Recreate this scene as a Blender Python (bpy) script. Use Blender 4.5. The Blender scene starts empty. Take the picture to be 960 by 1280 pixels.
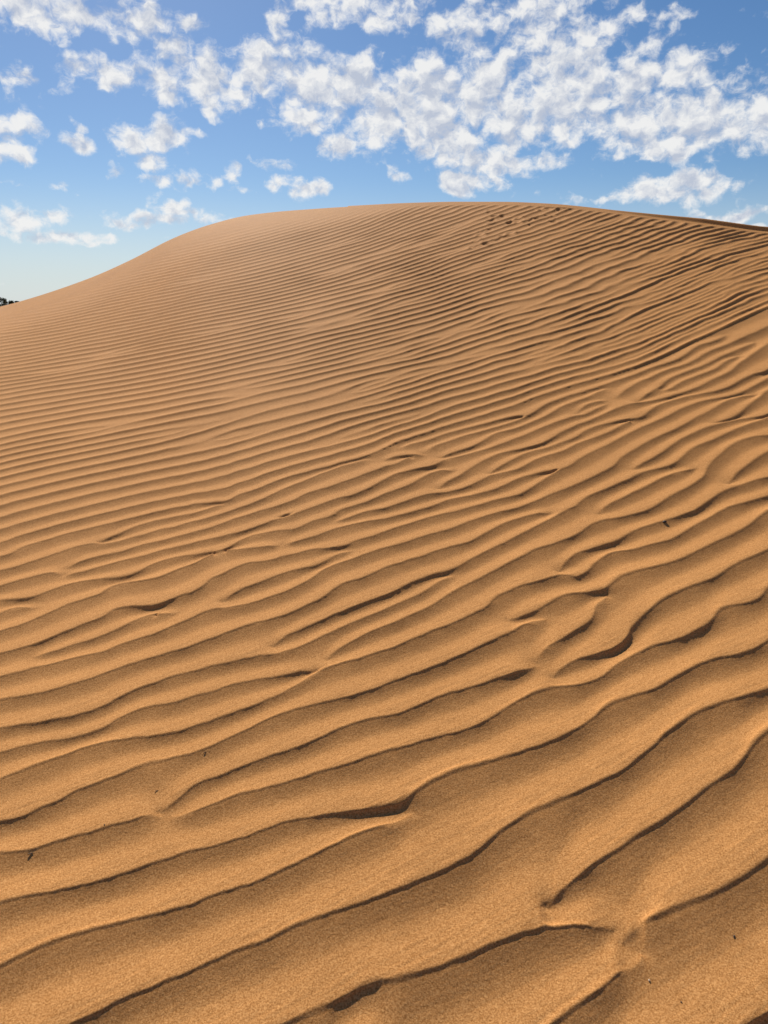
import bpy, bmesh, math, random
import numpy as np
from mathutils import Vector, Matrix

# ------------------------------------------------------------------ camera, sky, sun, exposure
C = bpy.context.scene
EYE, PITCH, FPX = 1.5, math.radians(14.9), 924.0          # eye height, tilt down, focal length for a 960 px wide frame
cam_d = bpy.data.cameras.new('camera'); cam = bpy.data.objects.new('camera', cam_d)
C.collection.objects.link(cam)
cam_d.sensor_fit = 'VERTICAL'; cam_d.sensor_height = 36.0; cam_d.lens = 36.0 * FPX / 1280
cam_d.clip_start = 0.02; cam_d.clip_end = 20000
cam.location = (0, 0, EYE); cam.rotation_euler = (math.pi / 2 - PITCH, 0, 0)
C.camera = cam

SUN_AZ, SUN_EL = math.radians(-18), math.radians(37)       # azimuth from +Y (view direction), negative = left
SUN_DIR = Vector((math.sin(SUN_AZ) * math.cos(SUN_EL), math.cos(SUN_AZ) * math.cos(SUN_EL), math.sin(SUN_EL)))
SKY_STRENGTH, SUN_STRENGTH, EXPOSURE = 0.052, 5.0, 0.62

sun_d = bpy.data.lights.new('sun', 'SUN'); sun = bpy.data.objects.new('sun', sun_d)
C.collection.objects.link(sun)
sun_d.energy = SUN_STRENGTH; sun_d.angle = math.radians(0.55); sun_d.color = (1.0, 0.93, 0.82)
sun.rotation_euler = (-SUN_DIR).to_track_quat('-Z', 'Y').to_euler()
sun.location = (-20, 12, 30)

C.view_settings.view_transform = 'Standard'; C.view_settings.look = 'None'
C.view_settings.exposure = EXPOSURE; C.view_settings.gamma = 1.0; C.view_settings.use_curve_mapping = False
C.render.engine = 'CYCLES'
C.cycles.max_bounces = 2; C.cycles.diffuse_bounces = 2

CP, SP = math.cos(PITCH), math.sin(PITCH)
def ray(u, v):
    """photo pixel (960x1280) -> world direction"""
    u = np.asarray(u, float); v = np.asarray(v, float)
    x = (u - 480) / FPX; y = (640 - v) / FPX
    return x, CP + y * SP, -SP + y * CP
def project(X, Y, Z):
    dz = Z - EYE
    f = Y * CP - dz * SP; up = Y * SP + dz * CP
    f = np.maximum(f, 1e-3)
    return 480 + FPX * X / f, 640 - FPX * up / f
def px_dir(u, v):
    x, y, z = ray(u, v); d = Vector((float(x), float(y), float(z))); d.normalize(); return d

# ---------------- world: Nishita sky with a broken layer of cumulus
W = bpy.data.worlds.new('World'); C.world = W; W.use_nodes = True
nt = W.node_tree; nt.nodes.clear()
def N(tree, t, **kw):
    n = tree.nodes.new(t)
    for k, v in kw.items(): setattr(n, k, v)
    return n
def math_node(tree, op, a, b=None, clamp=False):
    n = N(tree, 'ShaderNodeMath', operation=op, use_clamp=clamp)
    for i, s in enumerate((a, b)):
        if s is None: continue
        if isinstance(s, (int, float)): n.inputs[i].default_value = s
        else: tree.links.new(s, n.inputs[i])
    return n.outputs[0]
def vmath(tree, op, a, b):
    n = N(tree, 'ShaderNodeVectorMath', operation=op)
    for i, s in enumerate((a, b)):
        if isinstance(s, (tuple, Vector)): n.inputs[i].default_value = s
        elif s is not None: tree.links.new(s, n.inputs[i])
    return n
def maprange(tree, x, a, b, c, d, smooth=True):
    n = N(tree, 'ShaderNodeMapRange')
    n.interpolation_type = 'SMOOTHSTEP' if smooth else 'LINEAR'; n.clamp = True
    tree.links.new(x, n.inputs[0])
    for i, s in enumerate((a, b, c, d)): n.inputs[i + 1].default_value = s
    return n.outputs[0]

# cloud banks: (photo pixel u, v, half width px, half height px, weight)
BANKS = [
 (40, 8, 75, 32, 1.0), (110, 14, 70, 28, 1.0), (170, 22, 45, 30, .95), (143, 48, 20, 12, .7), (233, 24, 20, 15, .9),
 (20, 98, 42, 13, .8), (70, 108, 32, 10, .6),
 (140, 92, 80, 20, .9), (215, 62, 34, 36, .95), (215, 100, 45, 30, .95), (262, 100, 52, 42, 1.0), (300, 118, 32, 26, .9),
 (330, 78, 56, 44, .95), (385, 100, 56, 52, 1.05), (440, 110, 62, 46, 1.05), (380, 145, 50, 26, .95), (425, 180, 45, 16, .9),
 (480, 140, 66, 52, 1.05), (540, 130, 76, 62, 1.08), (610, 120, 72, 66, 1.05), (560, 175, 70, 40, 1.0), (655, 150, 80, 50, 1.05),
 (620, 200, 62, 26, 1.0), (585, 226, 52, 18, 1.0), (680, 200, 52, 15, .9),
 (720, 130, 84, 56, 1.02), (800, 150, 80, 46, 1.04), (870, 152, 80, 46, 1.02), (930, 150, 80, 50, 1.0), (840, 180, 90, 22, .95), (960, 120, 60, 36, .9),
 (600, 60, 62, 48, .9), (560, 38, 60, 40, .82), (520, 22, 50, 26, .8), (660, 40, 80, 50, .88), (740, 50, 70, 48, .84), (690, 90, 90, 40, .95), (815, 58, 36, 34, .82), (850, 80, 66, 32, .95), (805, 95, 60, 30, .9), (880, 100, 50, 30, .75),
 (440, 12, 74, 20, .9), (400, 6, 80, 16, .85), (500, 8, 66, 20, .85), (470, 26, 50, 24, .85), (345, 22, 36, 10, .7), (600, 6, 80, 20, .78), (700, 8, 90, 20, .75), (800, 14, 70, 14, .68), (850, 14, 36, 10, .65),
 (540, 60, 44, 20, .75), (575, 70, 40, 20, .85),
 (190, 172, 50, 30, .98), (190, 200, 34, 22, .9), (155, 165, 32, 10, .7), (225, 166, 36, 9, .7), (240, 228, 34, 14, .95), (195, 225, 46, 10, .8), (185, 245, 12, 15, .75), (145, 218, 14, 12, .7), 
 (284, 215, 15, 15, .85), (340, 208, 38, 8, .75), (344, 228, 16, 16, .8), (388, 234, 26, 14, .95), (495, 222, 14, 14, .85), (300, 240, 22, 6, .6),
 (15, 155, 36, 28, .95), (12, 190, 40, 18, .9), (88, 179, 28, 14, .95), (76, 226, 20, 7, .7), (20, 228, 24, 4, .65), (95, 158, 16, 10, .65),
 (195, 278, 84, 11, .9), (220, 265, 34, 13, .9), (40, 272, 64, 15, .8), (70, 294, 90, 10, .85), (120, 302, 40, 5, .65), (25, 282, 40, 14, .85), (20, 338, 34, 4, .45),
 (860, 226, 66, 17, 1.0), (835, 240, 76, 17, 1.0), (905, 232, 46, 11, .85), (790, 246, 60, 5, .7), (925, 264, 56, 8, .9), (880, 262, 30, 10, .8), (945, 281, 30, 4, .7), (720, 248, 30, 8, .6), (690, 244, 22, 8, .6),
]
tc = N(nt, 'ShaderNodeTexCoord'); dirv = tc.outputs['Generated']
def warp(scale, amp, detail):
    wn = N(nt, 'ShaderNodeTexNoise'); wn.inputs['Scale'].default_value = scale; wn.inputs['Detail'].default_value = detail
    nt.links.new(dirv, wn.inputs['Vector'])
    return vmath(nt, 'MULTIPLY', vmath(nt, 'SUBTRACT', wn.outputs['Color'], (.5, .5, .5)).outputs[0], amp).outputs[0]
vw = vmath(nt, 'ADD', dirv, warp(20, (.06, .06, .035), 3)).outputs[0]      # ragged outlines
acc = None
for (u, v, a, b, w) in BANKS:
    if v < 75 and u > 380: w -= .10
    d = px_dir(u, v)
    k = FPX * math.sqrt(1 + ((u - 480) / FPX) ** 2 + ((640 - v) / FPX) ** 2)
    m = N(nt, 'ShaderNodeVectorMath', operation='MULTIPLY_ADD'); nt.links.new(vw, m.inputs[0])
    sc = Vector((k / a, k / a, k / b)); m.inputs[1].default_value = sc; m.inputs[2].default_value = [-d[i] * sc[i] for i in range(3)]
    l = N(nt, 'ShaderNodeVectorMath', operation='LENGTH'); nt.links.new(m.outputs[0], l.inputs[0])
    r = maprange(nt, l.outputs['Value'], 0.2, 1.6, w, 0.0)
    acc = r if acc is None else math_node(nt, 'MAXIMUM', acc, r)
grp = bpy.data.node_groups.new('cloud_texture', 'ShaderNodeTree')
grp.interface.new_socket('Vector', in_out='INPUT', socket_type='NodeSocketVector')
grp.interface.new_socket('Density', in_out='OUTPUT', socket_type='NodeSocketFloat')
gi = N(grp, 'NodeGroupInput'); go = N(grp, 'NodeGroupOutput')
sc = vmath(grp, 'MULTIPLY', gi.outputs[0], (1, 1, 1.3)).outputs[0]
n1 = N(grp, 'ShaderNodeTexNoise'); n1.inputs['Scale'].default_value = 37; n1.inputs['Detail'].default_value = 8; n1.inputs['Roughness'].default_value = .64
grp.links.new(sc, n1.inputs['Vector'])
vo = N(grp, 'ShaderNodeTexVoronoi', feature='SMOOTH_F1'); vo.inputs['Scale'].default_value = 46; vo.inputs['Smoothness'].default_value = .35
grp.links.new(sc, vo.inputs['Vector'])
puff = math_node(grp, 'MULTIPLY', math_node(grp, 'SUBTRACT', vo.outputs['Distance'], .38), -.65)
grp.links.new(math_node(grp, 'ADD', math_node(grp, 'MULTIPLY', math_node(grp, 'SUBTRACT', n1.outputs[0], .5), 2.3), puff), go.inputs[0])

sky = N(nt, 'ShaderNodeTexSky', sky_type='NISHITA', sun_disc=False)
sky.sun_elevation = SUN_EL; sky.sun_rotation = SUN_AZ
sky.altitude = 600; sky.air_density = 1.0; sky.dust_density = .3; sky.ozone_density = 2.2
tang = (SUN_DIR - Vector((0, 1, 0)) * SUN_DIR.y).normalized()      # across the view, towards the sun
small = warp(55, (.018, .018, .014), 2)
vs = vmath(nt, 'ADD', dirv, small).outputs[0]
def dens(off):
    g = N(nt, 'ShaderNodeGroup', node_tree=grp)
    nt.links.new(vmath(nt, 'ADD', vs, tang * off).outputs[0] if off else vs, g.inputs[0])
    t = math_node(nt, 'ADD', math_node(nt, 'MULTIPLY', acc, 1.05), g.outputs[0])
    return maprange(nt, t, .30, 1.55, 0, 1, False)
d0, d1 = dens(0), dens(.014)
alpha = maprange(nt, d0, .0, .60, 0, .95)
shade = math_node(nt, 'ADD', math_node(nt, 'MULTIPLY', math_node(nt, 'SUBTRACT', d1, d0), 1.5), math_node(nt, 'MULTIPLY', d0, .75))
lit = maprange(nt, shade, .06, .74, 1, 0, False)
cm = N(nt, 'ShaderNodeMix', data_type='RGBA')
cm.inputs['A'].default_value = (6.5, 7.1, 8.4, 1); cm.inputs['B'].default_value = (11.2, 11.15, 11.0, 1)
nt.links.new(lit, cm.inputs['Factor'])
mx = N(nt, 'ShaderNodeMix', data_type='RGBA')
skyg = N(nt, 'ShaderNodeHueSaturation'); skyg.inputs['Saturation'].default_value = 1.2
nt.links.new(sky.outputs[0], skyg.inputs['Color'])
tint = N(nt, 'ShaderNodeMix', data_type='RGBA', blend_type='MULTIPLY'); tint.inputs['Factor'].default_value = 1
tint.inputs['B'].default_value = (.89, .93, 1.0, 1); nt.links.new(skyg.outputs[0], tint.inputs['A'])
sepz = N(nt, 'ShaderNodeSeparateXYZ'); nt.links.new(dirv, sepz.inputs[0])
veil = N(nt, 'ShaderNodeMix', data_type='RGBA'); nt.links.new(maprange(nt, sepz.outputs['Z'], -.01, .17, .85, 0), veil.inputs['Factor'])
nt.links.new(tint.outputs['Result'], veil.inputs['A']); veil.inputs['B'].default_value = (7.8, 8.6, 9.1, 1)     # dusty air low over the desert
nt.links.new(alpha, mx.inputs['Factor']); nt.links.new(veil.outputs['Result'], mx.inputs['A']); nt.links.new(cm.outputs['Result'], mx.inputs['B'])
bg = N(nt, 'ShaderNodeBackground'); bg.inputs['Strength'].default_value = SKY_STRENGTH
nt.links.new(mx.outputs['Result'], bg.inputs['Color'])
wo = N(nt, 'ShaderNodeOutputWorld'); nt.links.new(bg.outputs[0], wo.inputs['Surface'])
W.cycles.sampling_method = 'MANUAL'; W.cycles.sample_map_resolution = 512

# ------------------------------------------------------------------ helpers
def tag(o, label=None, cat=None, group=None, kind=None):
    for k, v in (('label', label), ('category', cat), ('group', group), ('kind', kind)):
        if v: o[k] = v
    return o
rng = np.random.default_rng(11)
def perlin(x, y, seed=0):
    r = np.random.default_rng(seed); p = r.permutation(512); g = r.uniform(0, 2 * np.pi, 512)
    xi = np.floor(x).astype(np.int64); yi = np.floor(y).astype(np.int64); xf = x - xi; yf = y - yi
    def gr(a, b, dx, dy):
        h = g[p[(p[a & 511] + b) & 511]]; return np.cos(h) * dx + np.sin(h) * dy
    s = xf * xf * xf * (xf * (xf * 6 - 15) + 10); t = yf * yf * yf * (yf * (yf * 6 - 15) + 10)
    a = gr(xi, yi, xf, yf); b = gr(xi + 1, yi, xf - 1, yf); c = gr(xi, yi + 1, xf, yf - 1); d = gr(xi + 1, yi + 1, xf - 1, yf - 1)
    return ((a + s * (b - a)) + t * ((c + s * (d - c)) - (a + s * (b - a)))) * 1.5
def box1(a, n, axis):
    """box blur of half width n along an axis, edges repeated"""
    a = np.moveaxis(a, axis, 0); p = np.concatenate([np.repeat(a[:1], n + 1, 0), a, np.repeat(a[-1:], n, 0)])
    c = np.cumsum(p, 0, dtype=np.float64); out = (c[2 * n + 1:] - c[:-2 * n - 1]) / (2 * n + 1)
    return np.moveaxis(out, 0, axis)
def blur(a, n, m=None):
    for _ in range(2): a = box1(box1(a, n, 0), m or n, 1)
    return a
def smooth01(x): x = np.clip(x, 0, 1); return x * x * (3 - 2 * x)

# ------------------------------------------------------------------ the big dune: its smooth body
# skyline of the dune read off the photo, how far away it is there and how steep the sand still is at that edge
SKY_U = [0, 35, 70, 120, 170, 210, 250, 300, 350, 420, 500, 560, 640, 700, 760, 800, 880, 960]
SKY_V = [384, 374, 363, 345, 322, 300, 284, 270, 264, 259, 255, 253, 253, 256, 262.5, 268, 278, 289]
RC_U, RC = [0, 120, 250, 350, 480, 640, 760, 960], [25, 22, 18, 15.5, 12.8, 11.2, 10.2, 9.4]
EX_U, EX = [0, 250, 380, 470, 560, 760, 960], [.02, .035, .07, .12, .17, .18, .16]
th_grid = np.radians(np.linspace(-180, 180, 1441))
sx, sy, sz = ray(SKY_U, SKY_V); th_s = np.arctan2(sx, sy); tan_s = sz / np.hypot(sx, sy)
def prof_th(us, vals, left, right):
    vv = np.interp(us, SKY_U, SKY_V); x, y, z = ray(us, vv); t = np.arctan2(x, y)
    return np.interp(th_grid, np.concatenate([[-np.pi, np.radians(-70)], t, [np.radians(60), np.pi]]), np.concatenate([[left, left], vals, [right, right]]))
def sm(a, n): return box1(box1(a, n, 0), n, 0)
RCG = sm(prof_th(RC_U, RC, 26, 11), 10)
EXG = sm(prof_th(EX_U, EX, .02, .12), 8)
TANG = sm(np.interp(th_grid, np.concatenate([[-np.pi, np.radians(-75), np.radians(-42)], th_s, [np.radians(45), np.radians(90), np.pi]]),
                 np.concatenate([[-.06, -.05, -.035], tan_s, [.075, -.01, -.06]])), 3)
S0G = (.12 * np.cos(th_grid) - .09 * np.maximum(np.sin(th_grid), 0) + .06 * np.minimum(np.sin(th_grid), 0)) * np.where(np.abs(th_grid) > 1.7, .4, 1); S0G = sm(S0G, 20)
GROUND = -1.1
def base(th, r):
    Rc = np.interp(th, th_grid, RCG); ta = np.interp(th, th_grid, TANG); ex = np.interp(th, th_grid, EXG); s0 = np.interp(th, th_grid, S0G)
    zc = EYE + Rc * ta; sc_ = ta + ex
    D = .27 * np.tanh(np.minimum(r, Rc) / 1.7); A = zc - s0 * Rc - .27; B = (sc_ - s0) * Rc                    # z = s0 r + a x^2 + b x^3, x = r/Rc
    b = B - 2 * A; a = A - b
    x = np.minimum(r / Rc, 1)
    z = s0 * np.minimum(r, Rc) + D + a * x ** 2 + b * x ** 3
    o = np.maximum(r - Rc, 0)                                  # beyond the brink: slip face, then the plain
    w = np.interp(ex, [.02, .2], [3.0, .12])
    fall = np.where(o < w, sc_ * o - (sc_ + .5) * o * o / (2 * w), sc_ * w - (sc_ + .5) * w / 2 - .5 * (o - w))
    fall = np.where(ex < .1, np.where(o < w, np.minimum(ta, sc_) * o * 0 - .5 * o * o / (2 * w), -.25 * w - .5 * (o - w)), fall)
    z = z + np.where(o > 0, fall, 0)
    return np.where(o > 0, np.maximum(z, GROUND - .05), z)
def to_ground(u, v):
    """photo pixel -> (theta, r) on the dune body"""
    x, y, z = ray(u, v); th = np.arctan2(x, y); ta = z / np.hypot(x, y)
    lo = np.full_like(th, .2); hi = np.interp(th, th_grid, RCG) * .999
    for _ in range(40):
        m = (lo + hi) / 2; below = EYE + m * ta < base(th, m)
        hi = np.where(below, m, hi); lo = np.where(below, lo, m)
    return th, (lo + hi) / 2

# ------------------------------------------------------------------ ripple brinks, traced
CROP = {'A1': (0, 960, 3), 'A2': (320, 960, 3), 'A3': (640, 960, 3), 'B1': (0, 760, 3), 'B2': (320, 760, 3), 'B3': (640, 760, 3),
        'C1': (0, 600, 4), 'C2': (240, 600, 4), 'C3': (480, 600, 4), 'C4': (720, 600, 4), 'D1': (480, 460, 4), 'D2': (720, 460, 4), 'P': (0, 0, 1),
        'E1': (480, 500, 6), 'E2': (600, 440, 6), 'E3': (800, 420, 6)}
LINES = [
 "P 480 1400 560 1372 640 1326 A3 165 960 200 935 260 885 330 840 390 785 450 755 478 730 492 700",
 "P 700 1420 780 1380 860 1335 A3 910 960 960 933",
 "P -60 1420 100 1375 260 1320 A2 140 960 220 915 300 890 380 845 440 820 500 805 600 785 700 755 800 715 880 680 950 652 A3 0 650 60 630 130 608 190 602 260 604 330 608 380 612",
 "A3 410 660 450 630 490 595 560 555 640 525 740 485 820 445 900 395 960 345",
 "P -60 1345 20 1315 A1 310 960 380 925 460 880 560 840 640 805 740 765 820 725 900 690 950 672 A2 0 680 100 625 200 580 300 550 400 515 500 480 600 440 700 400 770 365 830 325 890 265 950 220 A3 0 215 80 165 150 140 250 100 330 65 380 40 B3 430 605 520 535 560 490 620 450 680 405 760 375 850 350 920 330 960 318",
 "A3 130 525 165 490 190 460 240 420 300 375 380 325 480 255 560 210 640 155 700 100 790 45 B3 830 615 870 565 900 515 960 465",
 "A1 0 760 90 710 200 665 280 635 400 605 520 575 640 550 740 515 820 480 900 455 950 443 A2 0 435 100 395 200 345 300 295 400 245 470 225 530 208 560 192 575 172",
 "A1 0 520 100 490 180 480 300 455 400 430 500 395 600 360 700 325 800 305 900 275 950 260 A2 0 250 80 220 180 195 250 188 330 175 420 165 500 155 545 145 580 115 640 70 720 32 B2 740 620 800 605 880 585 950 563 B3 0 560 100 530 200 490 290 435 330 395 370 365 440 345 540 315 580 285 660 240 720 210 800 195 880 180 930 150 960 130",
 "A1 0 325 60 326 110 322 150 310 220 285 330 255 420 230 500 205 560 188 610 183",
 "A1 640 185 700 182 760 160 830 130 900 105 950 92 A2 0 90 80 70 180 45 260 15 B2 330 600 420 565 520 540 600 515 690 490 780 470 860 430 920 395 B3 0 370 70 330 130 312 200 305 270 295 330 270 380 230 440 190 520 155 620 130 700 95 740 65 765 25 C4 690 690 700 670 720 655 790 640 870 630 920 600 940 565 960 550",
 "A1 600 165 645 145 690 105 740 65 800 45 880 15 B2 0 580 100 550 200 515 290 470 350 445 420 425 520 410 600 380 700 335 800 310 900 275 950 260 B3 0 258 60 240 90 215",
 "A1 0 215 60 205 140 170 220 140 280 100 340 80 420 50 500 15 B1 560 590 640 575 720 555 800 525 880 485 950 455 B2 0 445 60 420 120 395 220 370 340 345 420 320 500 290 600 255 680 225 760 190 840 155 900 125 950 102 B3 0 100 30 75 70 60 130 45",
 "B1 0 655 60 630 140 600 240 565 330 530 400 512 500 498 600 490 700 465 800 430 880 400 950 374 B2 0 370 70 340 140 305 190 270 260 235 320 215 420 190 520 155 640 105 740 65 820 30 C3 520 640 545 600 600 575 680 540 760 520 840 495 900 480 950 490 C4 0 495 50 470 75 440 90 425 150 380 210 362 280 358 360 335 460 310 530 275 590 235 660 195 760 140 860 115 960 88",
 "C3 868 465 880 440 915 405 950 376 C4 0 368 80 350 160 330 210 305 270 265 330 240 440 208 520 188 590 160 640 125 700 80 780 45 880 15 960 -5",
 "B1 0 555 100 525 200 508 300 492 380 465 440 430 500 400 560 378 640 370 720 345 800 320 880 295 950 282 B2 0 275 80 265 150 250 230 237",
 "B2 265 195 310 160 370 125 440 95 C3 65 720 150 680 250 630 310 585 400 540 500 490 600 435 690 390 740 360 840 330 920 300 C4 0 280 60 235 110 212 200 195 290 175 370 150 440 105 D2 480 640 560 600 620 560 640 540 655 500 690 460 740 420 780 390 840 365 900 355 960 350",
 "B1 0 465 100 448 200 435 300 412 380 385 440 355 500 320 560 300 640 270 720 250 820 225 900 205 950 196 B2 0 190 60 185 120 170 200 140 270 105 340 70 430 35 C3 0 660 80 620 170 585 220 550 280 510 350 480",
 "B2 60 150 110 115 190 80 260 50 340 15 C3 0 590 80 555 180 505 250 480 320 465 400 425 470 385 560 340 650 295 750 240 850 190 920 150 950 138 C4 0 130 40 95 120 60 D2 240 570 340 520 420 505 480 490 520 460 550 430 620 390 700 360 800 310 880 285 960 255",
 "B1 0 360 100 345 220 315 330 282 430 245 520 215 620 185 720 155 800 125 880 95 950 73 B2 0 65 80 50 140 25 C2 480 680 580 640 660 600 700 565 780 520 860 500 920 470 950 455 C3 0 450 80 425 180 395 280 355 400 325 480 285 540 250 600 220 680 190 760 170 830 162",
 "B1 0 275 100 245 200 218 300 192 380 178 440 155 520 128 600 105 660 75 C2 60 675 150 655 270 635 360 612 450 580 540 540 610 500 640 470 720 430 800 405 880 375 950 353 C3 0 350 50 340 150 305 250 275 340 250 400 220 520 180 620 155 720 125 820 80 900 50 D2 0 585 100 540 190 495 215 460 280 420 340 380 440 340 540 290 590 260 680 215 740 175 820 145 900 135",
 "B1 0 185 140 150 250 95 330 65 400 40 C1 560 665 620 650 740 645 810 637 860 610 910 592 950 582 C2 0 578 60 548 85 515 150 490 200 460 270 430 340 420 440 400 540 370 640 350 700 350 760 340 800 320 880 295 950 272 C3 0 268 80 240 200 200 280 178 400 150 500 120 620 90 680 75 D1 740 600 820 545 880 510 940 485 D2 0 465 60 435 180 380 300 315 400 275 460 250 530 210 620 175 720 155 820 135 880 100 960 55",
 "B1 130 188 210 170 260 150 340 130 420 100 500 60 560 30 620 20 650 22",
 "C1 690 720 760 690 820 675 880 670",
 "C2 150 612 210 580 300 540 400 500 480 470 560 455 640 430 690 395 740 370 800 360",
 "B1 0 100 80 75 150 45 220 15 C1 350 630 440 605 510 580 540 550 600 525 680 520 780 505 850 480 900 455 950 438 C2 0 438 60 405 110 375 180 358 260 352 340 348 400 340 440 325",
 "C1 0 612 80 610 160 600 240 570 320 540 400 515 480 508 560 500 640 490 710 460 760 430 830 405 900 390 950 382 C2 0 385 100 367 180 350 215 325 260 300 320 278 400 265 520 255 560 235 620 210 700 192 735 160 800 140 880 115 950 88 C3 0 80 60 60 130 35 D1 220 540 280 520 350 515",
 "C2 465 322 520 318 600 295 700 260 800 230 900 210 950 202 C3 0 200 100 180 200 150 270 125 360 95 440 80 D1 530 620 600 590 640 570 700 545 780 525 860 510 925 494",
 "C2 720 208 800 190 860 165 950 152 C3 0 150 80 125 170 90 D1 330 625 420 600 490 565 530 540 600 525 660 515 720 480 800 445 880 425 950 392 D2 0 385 100 350 180 320 260 275 340 255",
 "D1 270 605 310 575 380 545 420 515 455 495 500 465 580 430 680 410 760 392 820 365 880 325 950 298 D2 0 290 80 265 200 210 280 190 E3 140 490 300 440 440 395 540 335 660 290 740 215 820 170 900 110 960 70",
 "D1 525 525 580 495 660 450 740 415 820 400 900 370 950 352 D2 0 348 40 320 120 290 220 270 325 258 E3 60 580 160 520 340 465 440 450 600 420 680 385 740 345 860 290 910 290 960 260",
 "C1 0 680 50 655 110 645 180 642",
 "C1 0 545 80 520 180 490 260 472 320 470",
 "C1 320 480 420 465 520 435 620 410 720 385 820 355 900 338 950 327 C2 0 325 80 305 150 290 290 255 370 225 420 205 520 180 580 155 650 130 720 105 800 88 860 65 950 15 D1 60 540 160 515 240 500 300 470 E1 490 450 560 435 700 395 840 350 950 314 E2 460 575 700 490 780 485 880 430 950 398",
 "C2 430 192 460 178 510 172",
 "C1 340 440 400 415 480 395 580 370 700 335 800 310 880 290 950 274 C2 0 270 120 238 200 205 300 178 400 148 500 118 560 85 640 60 740 30 D1 0 505 60 490 120 455 200 438",
 "C1 0 468 100 440 200 410 300 375 380 345 460 325 520 325 600 310 680 290 780 260 880 240 950 218 C2 0 215 100 190 240 150 330 115 440 65 520 35 600 0 P 420 588 460 575",
 "C1 490 318 580 285 640 255 720 225 800 205 880 190 950 177 C2 0 178 90 145 170 122",
 "D1 0 462 60 448 140 442 205 440",
 "E1 420 435 540 395 640 365 720 325 800 275 880 245 950 232 E2 300 570 520 480 620 415 820 345 950 283",
 "E2 720 465 740 435 820 395 950 372",
 "E1 300 405 340 375 440 335 560 290 700 250 820 215 950 178 E2 360 485 500 400 640 350 950 258 E3 0 285 100 240 240 205 330 155 430 80 560 50 640 0",
 "E1 120 360 280 325 440 265 600 225 780 180 950 133 E2 370 480",
 "D2 188 158 240 125 E3 0 355 60 335 160 275 370 215 500 130 600 95 800 15 960 -60",
 "E3 -30 505 0 480 60 445 110 412 150 392 190 350 280 300 460 240 600 165 720 120 860 55",
 "E3 160 410 220 412 280 370 380 325 560 260 640 195 740 155",
 "D2 690 278 760 265 810 240 850 200 900 165 960 120",
 "D2 285 500 340 475 420 435 480 390 560 345 640 310 720 285 800 265 880 255 940 248",
 "D2 110 720 150 690 240 650 340 600 440 550 520 520 600 505",
 "D2 755 578 790 540 860 490 920 450 960 430",
 "C3 620 698 700 688 760 660 820 625 880 590 950 579 C4 0 576 80 572 140 562 155 545 180 520 220 492 300 465 420 440 520 405 600 365 680 325 760 290 860 240 900 200 960 160",
 "B3 85 205 110 175 140 150 210 110 270 75 300 45 312 0 C4 90 655 110 620 155 585",
 "B3 150 265 175 235 220 210 300 185 390 160 430 120 440 90 480 45 520 10 C4 360 660 420 615 500 575 580 540 690 505 740 465 820 420 900 385 960 360",
 # outside the frame, below it
 "P -60 1500 200 1440 420 1420",
 "P 560 1480 700 1470 860 1425 960 1385",
]
BOUND = "C1 0 395 60 380 110 350 200 325 280 300 370 270 460 250 560 225 660 200 760 175 860 150 950 134 C2 0 130 100 118 185 112 220 90 280 70 360 45 460 0 P 420 582 460 572 E1 30 366 100 328 220 285 400 225 560 175 720 130 950 63 E2 440 345 700 260 950 193 P 800 458 821 450 840 441 858 431 882 421 960 385"

def decode(s):
    out, cr = [], None; tok = s.split(); i = 0
    while i < len(tok):
        if tok[i] in CROP: cr = CROP[tok[i]]; i += 1
        else: out.append((cr[0] + float(tok[i]) / cr[2], cr[1] + float(tok[i + 1]) / cr[2])); i += 2
    p = [out[0]]
    for q in out[1:]:
        if q[0] > p[-1][0] + .8: p.append(q)
    return p
def extend(p):
    """which ends of a line are real ends (the others run on outside the frame)"""
    e0, e1 = p[0][0] > 6, p[-1][0] < 952
    return p, e0, e1
def chaikin(p):
    p = np.array(p, float)
    for _ in range(2):
        q = .75 * p[:-1] + .25 * p[1:]; r = .25 * p[:-1] + .75 * p[1:]
        m = np.empty((2 * len(q), 2)); m[0::2] = q; m[1::2] = r
        p = np.vstack([p[:1], m, p[-1:]])
    return p

FARAMP = [.84, .9, .96, 1.0]
# ------------------------------------------------------------------ fan grid of the sand surface
R0, R1, DR = .42, 34.0, .0015
NR = int(math.log(R1 / R0) / DR); rho = np.log(R0) + DR * np.arange(NR); rr = np.exp(rho)
fine = np.radians(np.arange(-37, 37.001, .088))
side = np.radians(np.concatenate([np.arange(37.1, 54, .11), np.arange(54, 75, .22)]))
TH = np.concatenate([-side[::-1], fine, side]); NT = len(TH)
TT, RR = np.meshgrid(TH, rr)                                     # [row, column]
ZB = base(TT, RR)
RCc = np.interp(TH, th_grid, RCG)
XX, YY = RR * np.sin(TT), RR * np.cos(TT)

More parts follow.
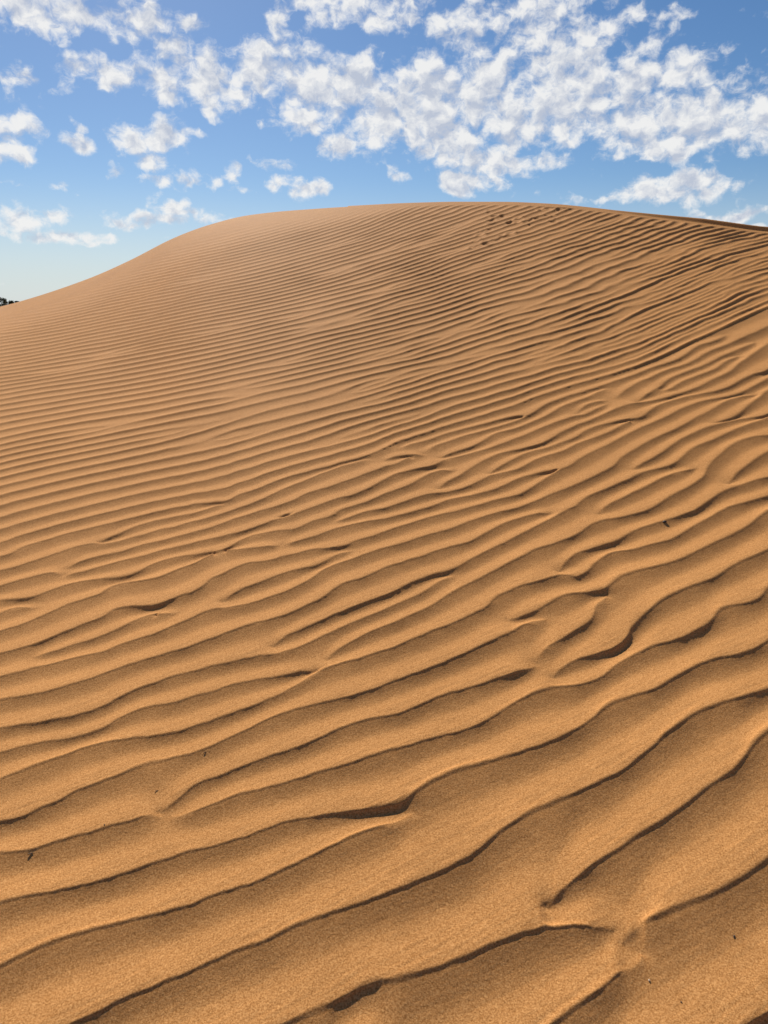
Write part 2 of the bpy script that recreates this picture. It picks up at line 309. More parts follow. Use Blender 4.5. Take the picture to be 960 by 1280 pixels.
TN = math.radians(-33)                                            # outside the traced part the ripples run on as parallel straight lines
SLOPE = np.tan(np.clip(TH - TN, math.radians(-50), math.radians(56)))
RUN = np.concatenate([[0], np.cumsum(.5 * (SLOPE[1:] + SLOPE[:-1]) * np.diff(TH))]) / DR      # rows gained along such a line
def line_rows(s):
    p, e0, e1 = extend(decode(s)); p = chaikin(p)
    # densify so that the curve is sampled finely
    d = np.concatenate([[0], np.cumsum(np.hypot(*np.diff(p, axis=0).T))]); n = int(d[-1] / 2) + 2
    q = np.linspace(0, d[-1], n); u = np.interp(q, d, p[:, 0]); v = np.interp(q, d, p[:, 1])
    v = np.minimum(v, 1900)
    th, r = to_ground(u, v); keep = np.concatenate([[True], np.diff(np.maximum.accumulate(th)) > 0])
    th, r, u = th[keep], r[keep], u[keep]
    taper = np.ones_like(u)
    L = np.maximum(15.0, 13 + (np.interp(u, p[:, 0], p[:, 1]) - 640) * .05)
    if e0: taper = np.minimum(taper, smooth01((u - u[0]) / np.minimum(L, .4 * (u[-1] - u[0])) * .8 + .2))
    if e1: taper = np.minimum(taper, smooth01((u[-1] - u) / np.minimum(L, .4 * (u[-1] - u[0])) * .8 + .2))
    c0, c1 = np.searchsorted(TH, th[0]), np.searchsorted(TH, th[-1])
    cols = np.arange(c0, c1)
    if len(cols) < 2: return None
    wob = perlin(TH[cols] * 38, np.full(len(cols), hash_id(s)), 5) * 1.2 + perlin(TH[cols] * 95, np.full(len(cols), hash_id(s)), 6) * .5
    j = (np.log(np.interp(TH[cols], th, r)) - rho[0]) / DR + wob; t = np.interp(TH[cols], th, taper)
    if not e0:
        a = np.arange(0, cols[0]); j = np.concatenate([j[0] + RUN[a] - RUN[cols[0]], j]); t = np.concatenate([np.ones(len(a)), t]); cols = np.concatenate([a, cols])
    if not e1:
        a = np.arange(cols[-1] + 1, NT); j = np.concatenate([j, j[-1] + RUN[a] - RUN[cols[-1]]]); t = np.concatenate([t, np.ones(len(a))]); cols = np.concatenate([cols, a])
    return cols, j, t
def hash_id(s): return (sum(ord(c) * (i + 1) for i, c in enumerate(s[:60])) % 997) * 1.37

bc, brow, _ = line_rows(BOUND)
BROW = np.interp(np.arange(NT), bc, brow)                        # row of the boundary brink in every column
NN = int(BROW.max()) + 30                                        # rows handled by the traced lines
SS = np.full((len(LINES), NT), np.nan); TP = np.zeros((len(LINES), NT))
for k, s in enumerate(LINES):
    L_ = line_rows(s)
    if L_ is None: continue
    c, j, t = L_; ok = (j > 1) & (j < BROW[c] - 5); SS[k, c[ok]] = j[ok]; TP[k, c[ok]] = t[ok]
# ------------------------------------------------------------------ ripple profile: sharp brink, steep lee, long apron, convex windward side
kt = np.array([0, .01, .045, .075, .13, .2, .28, .36, .43, .52, .62, .72, .82, .92, 1.0]); kh = np.array([1.0, .99, .75, .67, .50, .31, .14, .04, .02, .12, .31, .52, .72, .90, 1.0])
tq = np.linspace(0, 1, 600); hq = np.interp(tq, kt, kh); e = np.concatenate([hq[-16:-1], hq, hq[1:16]]); hq = np.convolve(e, np.hanning(9) / np.hanning(9).sum(), 'same')[15:-15]
def prof(t): return np.interp(t, tq, hq)
kt2 = np.array([0, .03, .10, .17, .25, .36, .48, .6, .75, .88, .96, 1.0]); kh2 = np.array([1.0, .97, .60, .27, .10, .01, .03, .16, .46, .77, .94, 1.0])
hq2 = np.interp(tq, kt2, kh2); e = np.concatenate([hq2[-16:-1], hq2, hq2[1:16]]); hq2 = np.convolve(e, np.hanning(13) / np.hanning(13).sum(), 'same')[15:-15]
def prof_far(t): return np.interp(t, tq, hq2)
kmin = int(np.argmin(hq))
def t_low(tp): return float(np.interp(-(hq[kmin] + tp * (1 - hq[kmin])), -hq[:kmin + 1], tq[:kmin + 1]))
def t_up(tp): return float(np.interp(hq[kmin] + tp * (1 - hq[kmin]), hq[kmin:], tq[kmin:]))
t_ = np.full((NN, NT), .5, np.float32); fix = np.zeros((NN, NT), bool); gap = np.zeros((NN, NT), np.float32)
ITEMS = []
for c in range(NT):
    ks = [k for k in range(len(LINES)) if not np.isnan(SS[k, c])]
    ks.sort(key=lambda k: -SS[k, c])
    far_s, far_t = BROW[c], 1.0
    items = [(BROW[c], 1.0)]
    for k in ks:
        s = SS[k, c]
        if items[-1][0] - s < 5:
            if TP[k, c] > items[-1][1] and len(items) > 1: items[-1] = (s, TP[k, c])
            continue
        items.append((s, TP[k, c]))
    for n, (s, tp) in enumerate(items):
        s2, tp2 = items[n + 1] if n + 1 < len(items) else (max(s - 55, -20), 1.0)
        g = s - s2; a, b = t_low(tp), t_up(tp2)      # just below this brink, just above the next
        j0, j1 = max(int(math.floor(s2)) + 1, 0), int(math.floor(s))
        j1 = min(j1, NN - 1)
        if j1 >= j0:
            j = np.arange(j0, j1 + 1); f = (s - j) / g
            t_[j, c] = a + (b - a) * f; gap[j, c] = g
            fix[j1, c] = True
            if n + 1 < len(items): fix[j0, c] = True
        if s2 < 0: break
    ITEMS.append({round(float(s_), 3) for s_, _ in items})
# steep stretches of a brink also part neighbouring columns
for k in range(len(LINES)):
    for c in range(NT - 1):
        a, b = SS[k, c], SS[k, c + 1]
        if np.isnan(a) or np.isnan(b) or abs(b - a) < 1 or round(float(a), 3) not in ITEMS[c] or round(float(b), 3) not in ITEMS[c + 1]: continue
        lo, hi = (a, b) if b > a else (b, a); tp = TP[k, c]
        j = np.arange(max(int(math.ceil(lo)), 0), min(int(math.floor(hi)), NN - 1) + 1)
        up, dn = t_up(tp), t_low(tp)
        cu, cd = (c, c + 1) if b > a else (c + 1, c)
        t_[j, cu] = up; t_[j, cd] = dn; fix[j, cu] = True; fix[j, cd] = True
fv = t_[fix].copy()
inside = np.arange(NN)[:, None] < BROW[None, :] - .5
for it in range(160):
    n = t_.copy()
    n[1:-1, 1:-1] = .25 * (t_[:-2, 1:-1] + t_[2:, 1:-1] + t_[1:-1, :-2] + t_[1:-1, 2:])
    n[fix] = fv; t_ = np.where(inside, n, t_)
# ------------------------------------------------------------------ the far ripples: a phase field with the photo's spacing and lean
SAMP = np.array([(20, 450, 4.5, -.12), (140, 430, 4.8, -.16), (20, 415, 3.2, -.1), (80, 405, 3.1, -.15), (20, 510, 6.8, -.17), (20, 585, 13, -.22), (20, 545, 10, -.2),
 (120, 480, 6, -.17), (120, 540, 9.5, -.2), (230, 460, 7, -.22), (230, 530, 9.6, -.24), (230, 590, 11.5, -.22), (350, 470, 8, -.26), (350, 540, 11, -.24), (350, 590, 13, -.24), (470, 480, 9.5, -.3), (470, 550, 13, -.25), (250, 430, 5.6, -.2),
 (170, 400, 3.6, -.15), (280, 370, 3.9, -.17), (280, 400, 4.8, -.19), (390, 400, 6.2, -.22), (390, 440, 7, -.25), (390, 350, 4.5, -.25), (390, 310, 3.5, -.3), (250, 340, 3.2, -.2), (150, 370, 2.8, -.2),
 (550, 290, 5.5, -.45), (550, 340, 6.6, -.4), (420, 350, 4.7, -.3), (420, 300, 3.4, -.34), (480, 280, 4, -.45), (410, 380, 5.6, -.25), (520, 400, 8, -.35), (630, 380, 8.8, -.4), (630, 440, 9.6, -.36), (630, 490, 11.5, -.35),
 (570, 300, 5.4, -.42), (660, 330, 7.5, -.45), (750, 370, 9.3, -.47), (700, 280, 6, -.5), (800, 300, 6.8, -.5), (860, 330, 8.2, -.52), (860, 380, 8.6, -.42), (800, 400, 9.3, -.42), (900, 430, 11.5, -.42), (760, 450, 11, -.4), (950, 310, 5.6, -.3), (900, 296, 5.4, -.32), (950, 350, 8, -.4), (950, 400, 10.5, -.42),
 (20, 650, 16.5, -.24), (120, 640, 15.5, -.25), (220, 620, 13.5, -.25), (300, 610, 13, -.25), (600, 515, 13, -.33), (720, 485, 13, -.38), (850, 450, 12.5, -.42), (950, 430, 13, -.42), (-150, 450, 4.5, -.12), (-150, 560, 10, -.2), (1100, 350, 8, -.38), (1100, 430, 11, -.38), (1100, 300, 6, -.3)])
gu = np.arange(-220, 1181, 20.); gv = np.arange(220, 741, 10.); GU, GV = np.meshgrid(gu, gv)
w = 1.0 / ((((GU[..., None] - SAMP[:, 0]) / 1.6) ** 2 + (GV[..., None] - SAMP[:, 1]) ** 2) + 200) ** 1.6; w /= w.sum(-1, keepdims=True)
SPC = np.exp((w * np.log(SAMP[:, 2])).sum(-1)); SLP = (w * SAMP[:, 3]).sum(-1)
nv, nu = GU.shape; ids = np.arange(nu * nv).reshape(nv, nu); M = nu * nv
AtA = np.zeros((M, M)); Atb = np.zeros(M)
def add_rows(ia, ib, val, wt):
    np.add.at(AtA, (ia, ia), wt); np.add.at(AtA, (ib, ib), wt); np.add.at(AtA, (ia, ib), -wt); np.add.at(AtA, (ib, ia), -wt)
    np.add.at(Atb, ib, wt * val); np.add.at(Atb, ia, -wt * val)
fvv = 1 / SPC
wv_ = SPC[:-1] ** 2; add_rows(ids[:-1].ravel(), ids[1:].ravel(), (10 * .5 * (fvv[:-1] + fvv[1:])).ravel(), (wv_ / 100).ravel())
fu = -SLP / SPC
add_rows(ids[:, :-1].ravel(), ids[:, 1:].ravel(), (20 * .5 * (fu[:, :-1] + fu[:, 1:])).ravel(), (SPC[:, :-1] ** 2 / 400).ravel() * 3)
bp = chaikin(decode(BOUND)); bu = np.arange(0, 956, 5.); bv = np.interp(bu, bp[:, 0], bp[:, 1])
ok = (bv > 225) & (bv < 735); bu, bv = bu[ok], bv[ok]
fi = (bu - gu[0]) / 20; fj = (bv - gv[0]) / 10; i0 = fi.astype(int); j0 = fj.astype(int); a = fi - i0; b = fj - j0
for n in range(len(bu)):
    idx = [ids[j0[n], i0[n]], ids[j0[n], i0[n] + 1], ids[j0[n] + 1, i0[n]], ids[j0[n] + 1, i0[n] + 1]]
    wt = np.array([(1 - a[n]) * (1 - b[n]), a[n] * (1 - b[n]), (1 - a[n]) * b[n], a[n] * b[n]])
    AtA[np.ix_(idx, idx)] += 40 * np.outer(wt, wt)
PHI = np.linalg.solve(AtA + 1e-9 * np.eye(M), Atb).reshape(nv, nu)
def gsample(G, u, v):
    x = np.clip((u - gu[0]) / 20, 0, nu - 1.001); y = np.clip((v - gv[0]) / 10, 0, nv - 1.001)
    i = x.astype(int); j = y.astype(int); a = x - i; b = y - j
    return (G[j, i] * (1 - a) + G[j, i + 1] * a) * (1 - b) + (G[j + 1, i] * (1 - a) + G[j + 1, i + 1] * a) * b
JF = int(BROW.min()) - 5                                          # far rows start here
Rv = np.minimum(RR[JF:], RCc[None, :])                            # behind the brink the pattern just continues
U, V = project(Rv * np.sin(TT[JF:]), Rv * np.cos(TT[JF:]), base(TT[JF:], Rv))
ph = gsample(PHI, U, V)
for edge, cols in ((math.radians(-33.5), np.where(TH < math.radians(-33.5))[0]), (math.radians(33.5), np.where(TH > math.radians(33.5))[0])):
    ce = int(np.argmin(np.abs(TH - edge)))
    for c in cols: ph[:, c] = np.interp(np.arange(ph.shape[0]) - RUN[c] + RUN[ce], np.arange(-400, ph.shape[0]), np.concatenate([ph[0, ce] + np.arange(400, 0, -1) * (ph[0, ce] - ph[20, ce]) / 20, ph[:, ce]]))
rowsF = np.arange(JF, NR)
off = np.array([np.interp(BROW[c], rowsF, ph[:, c]) for c in range(NT)]); off -= np.round(off)
ph -= off[None, :] * np.exp(-np.maximum(rowsF[:, None] - BROW[None, :], 0) / 140)
ph0 = ph.copy()
# loose ends: pairs of dislocations, so that single ripples start and stop
LAM = np.abs(np.gradient(ph0, DR, axis=0)); LAM = blur(1 / np.maximum(LAM, .3), 10) * RR[JF:]      # ripple length along the line of sight, metres
rise = smooth01((BROW[None, :] + 3 - np.arange(JF, NR)[:, None]) / -60)                       # fades in above the boundary line
dis = np.zeros_like(ph); core = np.ones_like(ph)
ND = 75
for n in range(ND):
    u = rng.uniform(-30, 990); v0 = np.interp(u, SKY_U, SKY_V); vb = np.interp(u, bu, bv)
    v = v0 + 12 + (vb - v0 - 20) * rng.uniform(.03, 1) ** .75
    if u < 420 and rng.random() < .65: continue
    th, r = to_ground(np.array([u]), np.array([v])); th, r = th[0], r[0]
    c = np.searchsorted(TH, th); j = int((math.log(r) - rho[0]) / DR) - JF
    if c < 5 or c > NT - 5 or j < 5 or j > ph.shape[0] - 5: continue
    lam = max(LAM[j, c], .08); p0 = ph0[j, c]
    ln = rng.uniform(2.5, 7) * (1.6 if u < 400 else 1.0); sgn = rng.choice([-1, 1])
    hc = int(min(NT, 9 * ln * lam / r / .0015)); c0, c1 = max(c - hc, 0), min(c + hc, NT); sl = slice(c0, c1)
    hr = int(14 * lam / r / DR) + 5; rl = slice(max(j - hr, 0), min(j + hr, ph.shape[0]))
    dy = ph0[rl, sl] - p0
    dx = (TT[JF:][rl, sl] - th) * r / lam
    for q in (-ln / 2, ln / 2): core[rl, sl] = np.minimum(core[rl, sl], smooth01(np.sqrt((dx + q) ** 2 * .25 + dy ** 2) / .9) * .75 + .25)
    fall_ = np.clip(1 - np.abs(dy) / 9, 0, 1) ** 2 * smooth01(2.2 - np.abs(dx) / ln / 1.8)
    dis[rl, sl] += sgn * (np.arctan2(dy, dx + ln / 2) - np.arctan2(dy, dx - ln / 2)) / (2 * np.pi) * fall_
sin_w = np.interp(U, [0, 350, 600, 960], [.03, .06, .17, .26])
lx, ly = XX[JF:], YY[JF:]
wig = perlin(lx * 1.6, ly * 1.6, 1) * .9 + perlin(lx * 3.6, ly * 2.8, 2) * .8 + perlin(lx * 8, ly * 5, 3) * .35
ph = ph + (dis + wig * sin_w) * rise
tf = ph - np.floor(ph)
H = np.zeros((NR, NT)); LM = np.zeros((NR, NT))
near = np.zeros((NR, NT), bool); near[:NN] = inside
def slope_of(f, step, axis):
    d = np.abs(np.diff(f, axis=axis)); p = np.concatenate([np.take(d, [0], axis), d], axis); q = np.concatenate([d, np.take(d, [-1], axis)], axis)
    return np.minimum(p, q) / step
dcol = np.gradient(TH)[None, :]
gt = np.hypot(slope_of(t_, DR, 0), slope_of(t_, 1, 1) / dcol)
g_ = np.clip(RR[:NN] / np.maximum(gt, .5) / .85, None, np.where(gap > 0, gap, 45) * DR * RR[:NN])
LM[JF:] = LAM; LM[:NN] = np.where(inside, g_, LM[:NN])
LOC = np.clip(np.abs(np.gradient(ph, DR, axis=0)), .3, 60); LOC = RR[JF:] / np.minimum(LOC, 4 / np.maximum(DR * 6, 1e-6))
LMR = LM.copy(); LMR[JF:] = np.where(np.arange(JF, NR)[:, None] > BROW[None, :], np.minimum(LOC, LAM * 1.5), LMR[JF:])
LM = np.minimum(blur(LM, 26, 30), blur(LMR, 4, 5) * 1.05) * .85
WF = smooth01((np.arange(JF, NR)[:, None] - BROW[None, :]) / 170)
H[JF:] = prof(tf) * (1 - WF) + prof_far(tf) * WF; H[:NN] = np.where(inside, prof(t_), H[:NN])
Hb = box1(box1(H[:NN], 1, 0), 1, 1); H[:NN] = np.where(inside, .75 * H[:NN] + .25 * Hb, H[:NN])
AMP = .106 * LM * (.15 / np.maximum(LM, .15)) ** .72
AMP[JF:] *= 1 + WF * (np.interp(U, [0, 400, 700, 960], FARAMP) - 1)
# the far left shoulder and the rounded top are blown almost smooth
flat = np.ones((NR, NT))
uv_ = np.interp(U, SKY_U, SKY_V)
skyd = V - np.interp(U, SKY_U, SKY_V)
fl = smooth01(skyd / np.interp(U, [0, 120, 300, 420, 520, 700, 960], [40, 42, 38, 26, 7, 4, 4]) - .12)
flat[JF:] = np.where(np.arange(JF, NR)[:, None] > BROW[None, :], fl * core, 1)
flat *= np.clip((RCc[None, :] - RR - .1) / .16, 0, 1)
# fine relief: grain-sized unevenness, faint striae along the ripples, gentle swells
rel = perlin(XX * 26, YY * 26, 21) * .0005 + perlin(XX * 9, YY * 9, 22) * .0010
ca, sa = math.cos(math.radians(30)), math.sin(math.radians(30))
al, ac = XX * ca + YY * sa, -XX * sa + YY * ca
stri = perlin(al * 8, ac * 60, 23) * .0004 + perlin(al * 14, ac * 120, 24) * .0003
lump = perlin(XX * .8, YY * .8, 25) * .008
lump *= smooth01((RR - .6) / 2.5) * np.clip((RCc[None, :] - RR - 1.5) / 5, 0, 1)
Hn = np.zeros_like(H); Hn[:NN] = np.where(inside, smooth01((t_ - .45) / .4), .5)
ZZ = ZB + lump + H * AMP * flat * (1 + .10 * perlin(XX * 2.1, YY * 2.1, 27)) + (rel + stri * (.35 + Hn)) * np.clip(2.2 / RR, 0, 1) * np.minimum(1, LM / .12)
# the brink on the right carries a small scarp whose face lies in its own shade
lip = np.interp(U, [740, 800, 880, 975], [0, .02, .042, .038]) * smooth01((RCc[None, :] - Rv - .06) / -.05)
ZZ[JF:] += lip * np.clip(1 - (RR[JF:] - RCc[None, :]) / .06, 0, 1)
# tracks of an animal below the brink
TRACK = [(180, 30), (240, 62), (238, 80), (275, 98), (278, 120), (250, 145), (240, 182), (205, 210), (205, 192), (180, 250), (235, 262), (205, 266), (165, 285), (370, 45), (365, 95), (390, 125), (350, 135), (345, 150), (430, 140), (420, 118), (490, 118), (520, 115), (495, 150), (478, 128), (555, 62), (565, 85), (600, 105), (620, 98), (585, 95), (645, 52), (655, 62), (690, 66), (640, 130), (720, 50), (345, 215), (380, 205), (290, 242), (330, 100), (305, 120)]
for (a, b) in TRACK:
    th, r = to_ground(np.array([560 + a / 4.8]), np.array([250 + b / 4.8]))
    x0, y0 = r[0] * math.sin(th[0]), r[0] * math.cos(th[0]); q = rng.uniform(.6, 1.5); s = .027 * q; x0 += rng.normal(0, .02); y0 += rng.normal(0, .03)
    c = np.searchsorted(TH, th[0]); j = int((math.log(r[0]) - rho[0]) / DR)
    rl, sl = slice(max(j - 60, 0), min(j + 60, NR)), slice(max(c - 60, 0), min(c + 60, NT))
    d2 = ((XX[rl, sl] - x0) / s) ** 2 + ((YY[rl, sl] - y0) / (s * rng.uniform(1.2, 2.2))) ** 2
    ZZ[rl, sl] += -.0075 * q * np.exp(-d2) + .0045 * q * np.exp(-((np.sqrt(d2) - 1.6) / .5) ** 2)

def grid_mesh(name, X, Y, Z):
    nr, ncol = X.shape; co = np.stack([X, Y, Z], -1).astype(np.float32).reshape(-1)
    i = np.arange(nr * ncol).reshape(nr, ncol)
    f = np.stack([i[:-1, :-1], i[:-1, 1:], i[1:, 1:], i[1:, :-1]], -1).reshape(-1).astype(np.int32)
    me = bpy.data.meshes.new(name); me.vertices.add(nr * ncol); me.vertices.foreach_set('co', co)
    nf = len(f) // 4; me.loops.add(len(f)); me.loops.foreach_set('vertex_index', f)
    me.polygons.add(nf); me.polygons.foreach_set('loop_start', np.arange(0, len(f), 4, dtype=np.int32))
    me.polygons.foreach_set('use_smooth', np.ones(nf, bool))
    me.update(calc_edges=True); return me

# ------------------------------------------------------------------ materials
def sand_material():
    m = bpy.data.materials.new('sand'); m.use_nodes = True; t = m.node_tree; t.nodes.clear()
    out = N(t, 'ShaderNodeOutputMaterial'); p = N(t, 'ShaderNodeBsdfPrincipled'); t.links.new(p.outputs[0], out.inputs[0])
    p.inputs['Roughness'].default_value = .85; p.inputs['Specular IOR Level'].default_value = .03
    if 'Diffuse Roughness' in p.inputs: p.inputs['Diffuse Roughness'].default_value = .15
    co = N(t, 'ShaderNodeTexCoord').outputs['Object']
    def noise(sc, det=2, rough=.5):
        n = N(t, 'ShaderNodeTexNoise'); n.inputs['Scale'].default_value = sc; n.inputs['Detail'].default_value = det; n.inputs['Roughness'].default_value = rough
        t.links.new(co, n.inputs['Vector']); return n.outputs[0]
    grain = noise(270, 3, .75); grain2 = noise(900, 1); broad = noise(.5, 3); mid = noise(7, 4)
    gm = math_node(t, 'ADD', math_node(t, 'MULTIPLY', grain, .6), math_node(t, 'MULTIPLY', grain2, .4))
    r = N(t, 'ShaderNodeValToRGB'); e = r.color_ramp.elements
    e[0].position = .37; e[0].color = (.25, .106, .028, 1); e[1].position = .63; e[1].color = (.66, .352, .135, 1)
    k = r.color_ramp.elements.new(.5); k.color = (.456, .213, .070, 1)
    t.links.new(gm, r.inputs[0])
    b = N(t, 'ShaderNodeMix', data_type='RGBA', blend_type='MULTIPLY'); b.inputs['Factor'].default_value = 1
    q = N(t, 'ShaderNodeMapRange'); t.links.new(math_node(t, 'ADD', math_node(t, 'MULTIPLY', broad, .5), math_node(t, 'MULTIPLY', mid, .5)), q.inputs[0])
    q.inputs[1].default_value = .3; q.inputs[2].default_value = .7; q.inputs[3].default_value = .92; q.inputs[4].default_value = 1.08
    t.links.new(r.outputs[0], b.inputs['A']); t.links.new(q.outputs[0], b.inputs['B']); t.links.new(b.outputs['Result'], p.inputs['Base Color'])
    bu_ = N(t, 'ShaderNodeBump'); bu_.inputs['Strength'].default_value = .55; bu_.inputs['Distance'].default_value = .0012
    hh = math_node(t, 'ADD', math_node(t, 'MULTIPLY', grain, .8), math_node(t, 'MULTIPLY', noise(130, 3, .6), 1.0))
    t.links.new(hh, bu_.inputs['Height']); t.links.new(bu_.outputs[0], p.inputs['Normal'])
    return m
SAND = sand_material()
def simple(name, dark, light, scale, rough=.8):
    m = bpy.data.materials.new(name); m.use_nodes = True; t = m.node_tree; p = t.nodes['Principled BSDF']; p.inputs['Roughness'].default_value = rough
    n = N(t, 'ShaderNodeTexNoise'); n.inputs['Scale'].default_value = scale; n.inputs['Detail'].default_value = 4
    t.links.new(N(t, 'ShaderNodeTexCoord').outputs['Object'], n.inputs['Vector'])
    r = N(t, 'ShaderNodeValToRGB'); r.color_ramp.elements[0].position = .35; r.color_ramp.elements[1].position = .65
    r.color_ramp.elements[0].color = dark + (1,); r.color_ramp.elements[1].color = light + (1,)
    t.links.new(n.outputs[0], r.inputs[0]); t.links.new(r.outputs[0], p.inputs['Base Color'])
    return m
LEAF = simple('leaves', (.018, .03, .014), (.05, .07, .03), 3)
BARK = simple('bark', (.05, .035, .022), (.10, .07, .045), 9)
STONE = simple('dark_stone', (.02, .014, .010), (.055, .038, .026), 120)
WOODY = simple('dry_twig', (.05, .03, .016), (.12, .07, .035), 200)
PALE = simple('pale_stone', (.36, .26, .17), (.55, .42, .30), 150)

# ------------------------------------------------------------------ terrain
dune = bpy.data.objects.new('dune', grid_mesh('dune', XX, YY, ZZ)); C.collection.objects.link(dune)
dune.data.materials.append(SAND); tag(dune, 'big rippled sand dune rising to a rounded crest', 'dune', kind='structure')
# the sand round and behind the viewer, joined to the rim of the dune sheet
th_b = np.radians(np.linspace(TH[-1] * 180 / np.pi, 360 + TH[0] * 180 / np.pi, 160)); rb = np.exp(np.linspace(math.log(R0), math.log(R1), 90))
TB, RB = np.meshgrid(th_b, rb); TBw = (TB + np.pi) % (2 * np.pi) - np.pi
apron = bpy.data.objects.new('sand_apron', grid_mesh('sand_apron', RB * np.sin(TB), RB * np.cos(TB), base(TBw, RB) + .001)); C.collection.objects.link(apron)
apron.data.materials.append(SAND); apron['kind'] = 'structure'
rc = R0 * 1.02; foot = np.linspace(.001, rc, 8); tb = np.linspace(-np.pi, np.pi, 73); TF, RF = np.meshgrid(tb, foot)
fo = bpy.data.objects.new('sand_hollow', grid_mesh('sand_hollow', RF * np.sin(TF), RF * np.cos(TF), base(TF, RF) + .002)); C.collection.objects.link(fo)
fo.data.materials.append(SAND); fo['kind'] = 'structure'
tg = np.linspace(-np.pi, np.pi, 181); rg = np.concatenate([np.linspace(18, 60, 30), np.exp(np.linspace(math.log(66), math.log(9000), 60))]); TG, RG = np.meshgrid(tg, rg)
ZG = GROUND + perlin(RG * np.sin(TG) / 26, RG * np.cos(TG) / 26, 40) * .25 * (RG < 2000)
plain = bpy.data.objects.new('ground', grid_mesh('ground', RG * np.sin(TG), RG * np.cos(TG), ZG)); C.collection.objects.link(plain)
plain.data.materials.append(SAND); plain['kind'] = 'structure'

def surf(u, v):
    """world point of the finished sand surface under a photo pixel"""
    th, r = to_ground(np.array([float(u)]), np.array([float(v)]))
    c = int(np.argmin(np.abs(TH - th[0])))
    x, y, z = ray(u, v); ta = float(z / np.hypot(x, y)); hid = EYE + rr * ta - ZZ[:, c]
    j = int(np.argmax(hid < 0)); return Vector((XX[j, c], YY[j, c], ZZ[j, c]))

# ------------------------------------------------------------------ trees beyond the left shoulder
def tube(bm, pts, rad, seg=8):
    rings = []
    for i, (p, r) in enumerate(zip(pts, rad)):
        d = (pts[min(i + 1, len(pts) - 1)] - pts[max(i - 1, 0)]).normalized(); q = d.to_track_quat('Z', 'Y')
        rings.append([bm.verts.new(p + q @ Vector((math.cos(a) * r, math.sin(a) * r, 0))) for a in [2 * math.pi * k / seg for k in range(seg)]])
    for a, b in zip(rings[:-1], rings[1:]):
        for k in range(seg): bm.faces.new((a[k], a[(k + 1) % seg], b[(k + 1) % seg], b[k]))
    bm.faces.new(rings[0][::-1]); bm.faces.new(rings[-1])
def link(name, bm, m, parent=None, smooth=True):
    me = bpy.data.meshes.new(name); bm.normal_update(); bm.to_mesh(me); bm.free(); me.materials.append(m)
    if smooth: me.polygons.foreach_set('use_smooth', np.ones(len(me.polygons), bool))
    o = bpy.data.objects.new(name, me); C.collection.objects.link(o); o.parent = parent; return o
def tree(u, vtop, dist, width, label, seed, lobes=7):
    rd = random.Random(seed); d = px_dir(u, vtop); h = math.hypot(d.x, d.y)
    x, y = d.x / h * dist, d.y / h * dist; top = EYE + d.z / h * dist
    z0 = GROUND - .25; Ht = top - z0
    root = bpy.data.objects.new('tree', None); C.collection.objects.link(root); root.location = (x, y, z0); root.empty_display_size = .3
    tag(root, label, 'tree', 'trees behind the left shoulder of the dune')
    bm = bmesh.new(); lean = Vector((rd.uniform(-.2, .2), rd.uniform(-.2, .2), 0)) * .4
    pts = [Vector((0, 0, 0)) + lean * (k / 5) + Vector((rd.uniform(-.05, .05), rd.uniform(-.05, .05), Ht * .62 * k / 5)) for k in range(6)]
    tube(bm, pts, [.26, .22, .18, .15, .12, .08])
    cl = []
    for k in range(lobes):
        a = rd.uniform(0, 6.28); q = rd.random() ** .6 * width * .5
        c = Vector((math.cos(a) * q, math.sin(a) * q, Ht * rd.uniform(.55, .93))) + lean; cl.append(c)
        b = pts[rd.randint(2, 5)]; tube(bm, [b, (b + c) / 2 + Vector((0, 0, .08)), c], [.05, .035, .015], 5)
    link('trunk', bm, BARK, root)
    bm = bmesh.new(); cl.append(Vector((0, 0, Ht * .88)) + lean)
    for c in cl:
        s = rd.uniform(.26, .42) * width
        for _ in range(230):
            v = Vector((rd.gauss(0, 1), rd.gauss(0, 1), rd.gauss(0, .8))); v = v.normalized() * s * rd.random() ** .4; v.z *= .75
            p = c + v
            if p.z > Ht: p.z = Ht - rd.uniform(0, .3)
            n = Vector((rd.gauss(0, 1), rd.gauss(0, 1), rd.gauss(0, 1))).normalized(); q = n.to_track_quat('Z', 'Y'); l = rd.uniform(.14, .30)
            bm.faces.new([bm.verts.new(p + q @ Vector(w_)) for w_ in ((-l, 0, 0), (0, -l * .45, 0), (l, 0, .02), (0, l * .45, .03))])
    link('crown', bm, LEAF, root, False)
tree(-1, 370.5, 345, 4.0, 'tallest dark tree at the left edge, beyond the dune shoulder', 1, 9)
tree(7.0, 374.6, 352, 1.7, 'thin dark tree second from the left edge behind the dune', 2, 6)
tree(13.6, 374.2, 340, 2.6, 'round dark treetop between two smaller treetops behind the dune', 3, 7)
tree(20.0, 373.8, 358, 2.3, 'small bushy treetop nearest the sand, rightmost of the trees', 4, 7)

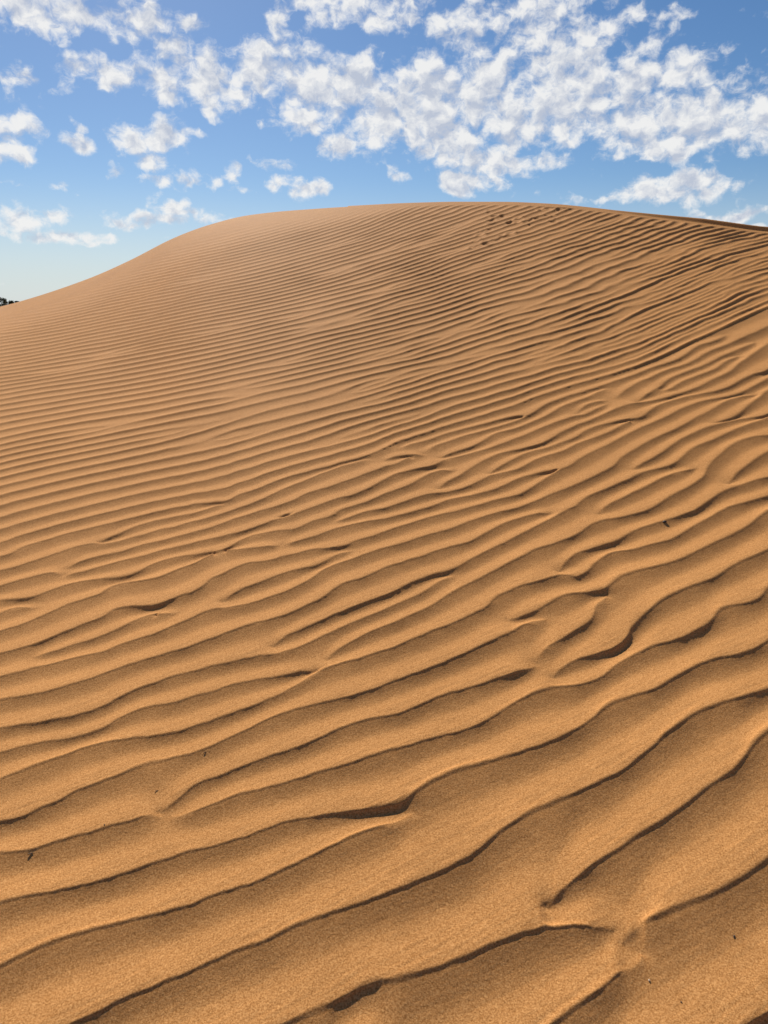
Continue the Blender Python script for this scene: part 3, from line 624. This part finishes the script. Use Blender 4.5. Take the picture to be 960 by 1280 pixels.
# ------------------------------------------------------------------ small things lying on the sand
def stone(name, u, v, size, mat, label, cat, seed, squash=(1, .7, .6), lift=.25, group=None):
    rd = random.Random(seed); p = surf(u, v); bm = bmesh.new(); bmesh.ops.create_icosphere(bm, subdivisions=3, radius=1)
    off = rd.uniform(0, 50); a = rd.uniform(0, 6.28)
    for vv in bm.verts:
        n = float(perlin(np.array([vv.co.x * 1.3 + off]), np.array([vv.co.y * 1.3 + vv.co.z]), seed)[0]); n2 = float(perlin(np.array([vv.co.z * 3 + off]), np.array([vv.co.y * 3 + vv.co.x]), seed + 9)[0])
        vv.co *= size * (1 + .3 * n + .1 * n2); vv.co.x *= squash[0]; vv.co.y *= squash[1]; vv.co.z *= squash[2]
    o = link(name, bm, mat); o.location = p + Vector((0, 0, size * lift)); o.rotation_euler = (rd.uniform(-.3, .3), rd.uniform(-.3, .3), a)
    tag(o, label, cat, group); return o
stone('pebble', 830, 653, .0068, STONE, 'black pebble sitting on a ripple brink at the right', 'pebble', 3, (1.2, .8, .7), .3)
stone('pebble', 812, 1227, .0026, PALE, 'tiny pale pebble in the foreground sand, lower right', 'pebble', 5)
stone('pebble', 852, 1253, .0016, STONE, 'tiny dark grain standing in for a dent in the bottom right corner of the sand', 'pebble', 6)  # dark grain added in place of a small dent in the sand
stone('pebble', 918, 1172, .0022, WOODY, 'small brown pebble in the foreground below a long ripple, right side', 'pebble', 7, (1.5, .7, .6))
stone('pebble', 131, 1031, .0016, STONE, 'tiny dark pebble low on the left, above the dark twig', 'pebble', 8)
def twig(u, v, length, rad, ang, label, seed):
    rd = random.Random(seed); p = surf(u, v); bm = bmesh.new(); d = Vector((math.cos(ang), math.sin(ang), 0))
    pts = [d * length * (k / 4 - .5) + Vector((rd.uniform(-1, 1), rd.uniform(-1, 1), rd.uniform(0, 1))) * length * .05 for k in range(5)]
    tube(bm, pts, [rad * .7, rad, rad, rad * .8, rad * .4], 7)
    b = pts[2]; tube(bm, [b, b + (d.cross(Vector((0, 0, 1))) + d) * length * .16 + Vector((0, 0, length * .06))], [rad * .6, rad * .25], 6)
    o = link('twig', bm, WOODY); o.location = p + Vector((0, 0, rad * 1.2)); tag(o, label, 'twig')
twig(39, 1068, .011, .0013, .5, 'short dark twig on the ripple at the lower left edge', 1)
twig(256, 942, .008, .0009, .6, 'tiny brown twig lying in a trough left of centre', 2)
twig(196, 989, .009, .0008, .4, 'thin pale brown twig on a smooth ripple flank, lower left', 3)
